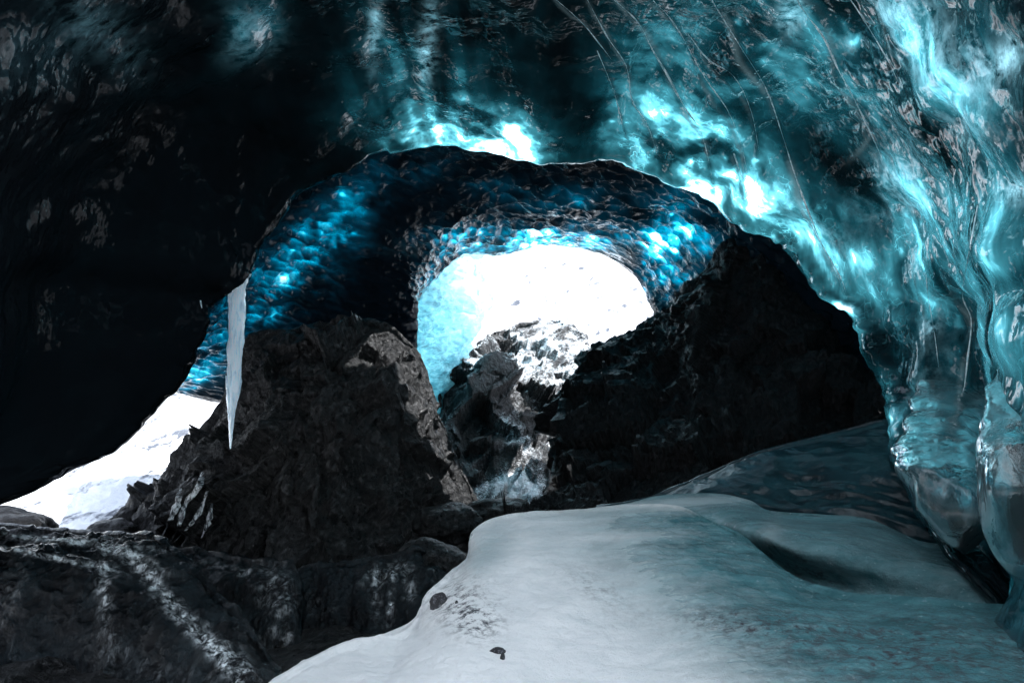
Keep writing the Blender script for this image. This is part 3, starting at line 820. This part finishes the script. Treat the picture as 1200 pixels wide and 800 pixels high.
tag(o, 'big dark frozen waterfall with a lumpy crest, in the lower left corner', 'frozen waterfall')
o = mass('frozen_waterfall', [
    [(170, 655, 7.6), (230, 650, 7.6), (270, 660, 7.4), (310, 666, 7.2), (340, 668, 7.0), (352, 700, 6.8), (350, 745, 6.6)],
    [(180, 680, 7.2), (240, 690, 7.0), (280, 700, 6.8), (315, 705, 6.6), (340, 715, 6.5), (350, 760, 6.3)],
    [(190, 780, 6.6), (250, 790, 6.5), (290, 800, 6.3), (330, 820, 6.2), (350, 840, 6.0)]], 260, [50, 80], M_fall,
    lambda P: d_fall(P * 1.1) * 0.8, keep=0.5,
    attrs=lambda px, py, P: {'frost_glint': bead(P * 1.1) * gauss(px, py, [(320, 690, 22, 26, 0, 0.6), (332, 745, 14, 40, 0, 0.7), (300, 755, 10, 14, 0, 0.5), (285, 672, 8, 4, -30, 1.2), (250, 660, 60, 5, 5, 0.3)])})
tag(o, 'smaller grey frozen waterfall right behind the big dark one', 'frozen waterfall')
o = mass('frozen_waterfall', [
    [(335, 700, 7.3), (352, 672, 7.3), (400, 668, 7.3), (450, 660, 7.3), (490, 655, 7.4), (520, 672, 7.4), (535, 690, 7.4)],
    [(340, 720, 7.0), (400, 700, 6.9), (450, 695, 6.9), (490, 690, 6.9), (530, 700, 6.9)],
    [(340, 800, 6.6), (400, 790, 6.5), (460, 780, 6.4), (540, 780, 6.4)]], 260, [50, 80], M_fall,
    lambda P: d_fall(P * 1.3 + 7) * 0.9, keep=0.6,
    attrs=lambda px, py, P: {'frost_glint': bead(P * 1.3 + 7) * gauss(px, py, [(452, 672, 26, 10, -20, 0.9), (440, 700, 8, 30, 0, 0.5), (457, 715, 5, 25, 5, 1.0), (480, 690, 8, 20, 0, 0.6), (380, 710, 30, 20, 0, 0.15)])})
tag(o, 'low curtain of dim ice drips between the grey waterfall and the snow mound', 'frozen waterfall')

# ------------------------------------------------------------------ boulders and stones
def stone(name, c, r, mat, seed, sub=3, amp=0.35, squash=(1, 1, 1), rot=0.0):
    bm = bmesh.new()
    bmesh.ops.create_icosphere(bm, subdivisions=sub, radius=1.0)
    V = np.array([v.co[:] for v in bm.verts])
    w1, w2, cc = worley(V * 1.3 + seed * 3.7, seed)
    D = 1 + amp * ((0.7 - w1) + 0.5 * fbm(V * 1.7 + seed, 4, seed + 5))
    V = V * D[:, None] * np.array(squash) * r
    for v, co in zip(bm.verts, V):
        v.co = co
    for f in bm.faces:
        f.smooth = sub > 3
    me = bpy.data.meshes.new(name)
    bm.to_mesh(me)
    bm.free()
    o = link(name, me, mat)
    o.location = c
    o.rotation_euler = (0, 0, rot)
    return o
M_stone = rock_mat('small_black_stone', (0.012, 0.012, 0.015), (0.03, 0.03, 0.034), rough=0.6, scale=4)
def on_mesh(obj, px, py):
    dg = bpy.context.evaluated_depsgraph_get()
    d = Vector(W(px, py, 1)) - Vector((0, 0, CAM_Z))
    ok, loc, nrm, idx = obj.ray_cast(Vector((0, 0, CAM_Z)), d)
    return loc if ok else Vector(W(px, py, 5))
for (x, y, r, sq, lab, sd_) in [
    (515, 708, 0.062, (0.95, .8, 1.15), 'largest black stone, upright on the edge of the white snow mound', 3),
    (583, 763, 0.030, (1.3, .8, .7), 'flat black stone lying low on the white snow at the bottom', 7),
    (589, 771, 0.020, (0.6, .8, 1.5), 'thin black stone just right of the flat one on the snow', 9),
    (535, 706, 0.012, (0.8, .8, 1.2), 'tiny dark pebble right of the largest stone on the snow', 12)]:
    p = on_mesh(snow, x, y)
    o = stone('stone', p, r, M_stone, sd_, 3, 0.3, sq)
    tag(o, lab, 'stone', 'stones lying on the snow mound')
for (x, y, d, r, sq, lab, sd_) in [
    (8, 624, 8.8, 0.46, (1.1, 1, 0.62), 'black boulder at the left edge below the bright left opening', 21),
    (525, 612, 9.0, 0.34, (1.2, 1, 0.7), 'dark wet boulder at the foot of the large rock, behind the snow mound', 24),
    (505, 665, 7.6, 0.36, (1.1, 1, 0.8), 'dark lumpy boulder beside the left edge of the snow mound', 27),
    (130, 622, 9.0, 0.22, (1.4, 1, 0.6), 'low dark boulder between bright slope and frozen waterfall', 30),
    (585, 600, 9.4, 0.3, (1.6, 1, 0.6), 'flat black boulder in the gap left of the rubble slope', 33)]:
    o = stone('boulder', W(x, y, d), r, M_rock if sd_ != 21 else M_black, sd_, 5, 0.4, sq)
    tag(o, lab, 'boulder')

# ------------------------------------------------------------------ icicles
b = NB('white_icicle_ice')
n = b.noise(b.map((6, 6, 0.5)), 7, 5, 0.65).outputs[0]
m2 = b.noise(b.map(), 9, 4, 0.7).outputs[0]
cc = b.mixc(b.rr(b.math('ADD', b.math('MULTIPLY', n, 0.7), b.math('MULTIPLY', m2, 0.3)), 0.38, 0.56), (0.22, 0.3, 0.34), (0.92, 0.95, 0.97))
M_icicle = b.done(b.add(b.pbr(cc, 0.1, b.bump(b.math('ADD', n, m2), 0.9, 0.03), **{'Transmission Weight': 0.35}), b.transl((0.5, 0.57, 0.6))))
def icicle(name, path, parent=None, seed=0, flat=0.6):
    """path: (px, py, distance, half width in pixels)"""
    pts = np.array([W(x, y, d) for x, y, d, r in path])
    rad = np.array([[r * d / F] for x, y, d, r in path])
    t = np.linspace(0, len(path) - 1, 70)
    c = cr(pts, t)
    r = np.maximum(cr(rad, t)[:, 0], 0.001)
    th = np.linspace(0, 2 * math.pi, 28, endpoint=False)
    G = np.zeros((70, 28, 3))
    for k in range(70):
        G[k, :, 0] = c[k, 0] + np.cos(th) * r[k]
        G[k, :, 1] = c[k, 1] + np.sin(th) * r[k] * flat
        G[k, :, 2] = c[k, 2]
    q = G.reshape(-1, 3)
    nz = (0.5 * fbm(q * np.array([22, 22, 3]), 3, seed) + 0.25 * fbm(q * np.array([40, 40, 10]), 2, seed + 3)).reshape(70, 28)
    G[..., 0] += np.cos(th)[None] * nz * r[:, None] * 0.8
    G[..., 1] += np.sin(th)[None] * nz * r[:, None] * 0.8
    return grid_obj(name, G, M_icicle, wrap=True, parent=parent)
ic = icicle('icicle', [(279, 321, 8.45, 13), (278, 338, 8.36, 9.5), (277, 380, 8.3, 8.5), (275, 420, 8.3, 8.5), (272, 460, 8.3, 7.5), (271, 490, 8.3, 4), (270, 526, 8.3, 0.6)], None, 5)
tag(ic, 'long white icicle hanging in front of the large dark rock', 'icicle')
icicle('spike', [(268, 440, 8.25, 3.5), (268, 462, 8.25, 2.5), (267, 484, 8.25, 0.5)], ic, 9)
s = icicle('icicle', [(235, 352, 8.0, 0.8), (235, 368, 8.0, 1.8), (236, 387, 8.0, 0.4)], None, 12)
tag(s, 'tiny icicle on the edge of the black left wall', 'icicle')

# healed cracks: thin pale seams of clear ice standing a few millimetres proud of the near ceiling
b = NB('healed_crack_ice')
n = b.noise(b.map(), 14, 4, 0.6).outputs[0]
M_vein = b.done(b.pbr(b.mixc(b.rr(n, .38, .6), (0.3, 0.48, 0.52), (0.9, 0.95, 0.96)), 0.1, b.bump(n, 0.5, 0.02)))
def vein(pts, wpx, k0):
    p = np.array(pts, float)
    t = np.linspace(0, len(p) - 1, len(p) * 16)
    c2 = cr(p, t)
    ds = []
    for x, y in c2:
        k = np.argpartition((SHELL_PX - x) ** 2 + (SHELL_PY - y) ** 2, 4)[:4]
        ds.append(SHELL_P[k, 1].min())
    ds = np.convolve(np.pad(ds, 2, mode='edge'), np.ones(5) / 5, 'valid') - 0.014
    C = np.array([W(x, y, d) for (x, y), d in zip(c2, ds)])
    tt = np.linspace(0, 1, len(C))
    wn_ = vnoise(np.stack([t * 2.2, t * 0 + k0 * 3.7, t * 0], 1), 7)
    rad = wpx * ds / F * np.clip(0.55 + 0.6 * wn_, 0.1, 1.2) * np.clip((1 - tt) * 3, 0.05, 1)
    tan = np.gradient(C, axis=0)
    tan /= np.linalg.norm(tan, axis=1, keepdims=True)
    a = np.cross(tan, C - np.array([0, 0, CAM_Z])); a /= np.linalg.norm(a, axis=1, keepdims=True)
    bb = np.cross(tan, a)
    th = np.linspace(0, 2 * math.pi, 8, endpoint=False)
    G = C[:, None, :] + rad[:, None, None] * (np.cos(th)[None, :, None] * a[:, None, :] + np.sin(th)[None, :, None] * bb[:, None, :])
    return grid_obj('healed_crack', G, M_vein, wrap=True, parent=near_shell)
for k0, (pts, wd, amp) in enumerate(VEINS):
    if amp > 0.45 and k0 != 12:
        vein(pts, 0.75 * wd, k0)

# hanging rounded ice bulbs on the right, and a white trickle on the rock
b = NB('clear_bulb_ice')
wv = b.warp(b.map((1, 1, 0.5)), 4, 0.3)
n = b.noise(wv, 5, 5, 0.65, 0.6).outputs[0]
M_bulb = b.done(b.add(b.pbr(b.mixc(b.rr(n, .35, .65), (0.12, 0.32, 0.36), (0.8, 0.97, 1.0)), 0.02, b.bump(n, 0.35, 0.05), **{'Transmission Weight': 0.93}), b.transl((0.006, 0.03, 0.036))))
def drape(name, path, mat, seed, flat, lab, cat, group=None, amp=0.25):
    pts = np.array([W(x, y, d) for x, y, d, r in path])
    rad = np.array([[r * d / F] for x, y, d, r in path])
    nn, mm = 120, 90
    t = np.linspace(0, len(path) - 1, nn)
    c = cr(pts, t)
    r = np.maximum(cr(rad, t)[:, 0], 0.003)
    th = np.linspace(0, 2 * math.pi, mm, endpoint=False)
    G = np.stack([c[:, None, 0] + np.cos(th) * r[:, None], c[:, None, 1] + np.sin(th) * r[:, None] * flat, c[:, None, 2] + 0 * th], 2)
    q = G.reshape(-1, 3)
    nz = (fbm(q * np.array([4, 4, 3]), 2, seed) + 0.12 * ridged(q * np.array([9, 9, 1.5]), 2, seed + 3)).reshape(nn, mm)
    G[..., 0] += np.cos(th)[None] * nz * r[:, None] * amp
    G[..., 1] += np.sin(th)[None] * nz * r[:, None] * amp
    o = grid_obj(name, G, mat, wrap=True)
    return tag(o, lab, cat, group)
drape('ice_bulb', [(1112, 425, 6.8, 22), (1110, 460, 6.2, 34), (1108, 500, 5.6, 45), (1109, 530, 5.25, 52), (1113, 562, 5.05, 54), (1118, 590, 4.95, 48), (1123, 614, 4.9, 36), (1127, 634, 4.9, 22), (1130, 648, 4.9, 4)], M_bulb, 3, 0.8,
      'largest rounded clear ice bulb hanging low on the right wall', 'ice bulb', 'rounded ice bulbs hanging from the right wall')
drape('ice_bulb', [(1195, 430, 4.6, 24), (1196, 465, 4.1, 36), (1198, 510, 3.85, 46), (1200, 560, 3.7, 50), (1198, 605, 3.7, 46), (1200, 640, 3.7, 38), (1203, 668, 3.72, 24), (1206, 684, 3.75, 5)], M_bulb, 8, 0.8,
      'long ice bulb cut by the right edge of the photo, beside the largest bulb', 'ice bulb', 'rounded ice bulbs hanging from the right wall')
b = NB('white_trickle_ice')
n = b.noise(b.map((1, 1, 0.4)), 22, 4, 0.7).outputs[0]
M_trickle = b.done(b.pbr(b.mixc(b.rr(n, .42, .58), (0.05, 0.06, 0.07), (0.85, 0.88, 0.9)), 0.15, b.bump(n, 0.8, 0.03)))
rock0 = bpy.data.objects['rock_outcrop']
tr = bpy.data.objects.new('frozen_trickle', None)
COL.objects.link(tr)
tag(tr, 'white frozen trickle running down the left foot of the large dark rock', 'frozen trickle')
first = True
for pts in ([(238, 553), (232, 572), (216, 592), (210, 615), (200, 634)], [(243, 575), (234, 598), (222, 616), (205, 634)], [(212, 572), (208, 590), (200, 608), (190, 628)], [(248, 590), (244, 612), (236, 630)]):
    path = []
    cc = cr(np.array(pts, float), np.linspace(0, len(pts) - 1, 14))
    for k, (x, y) in enumerate(cc):
        p = on_mesh(rock0, x, y)
        if p.y < 8 or p.y > 12:
            continue
        path.append((x, y, min(p.y, 10.5) - 0.012, 0.8 + 2.6 * math.sin(math.pi * min(1, (k + 1) / 12)) * (0.5 + random.random())))
    if len(path) < 6:
        continue
    q = drape('ice_strand', path, M_trickle, 40 + len(pts) + pts[0][0], 0.6, None, None, None, 0.7)
    q.parent = tr
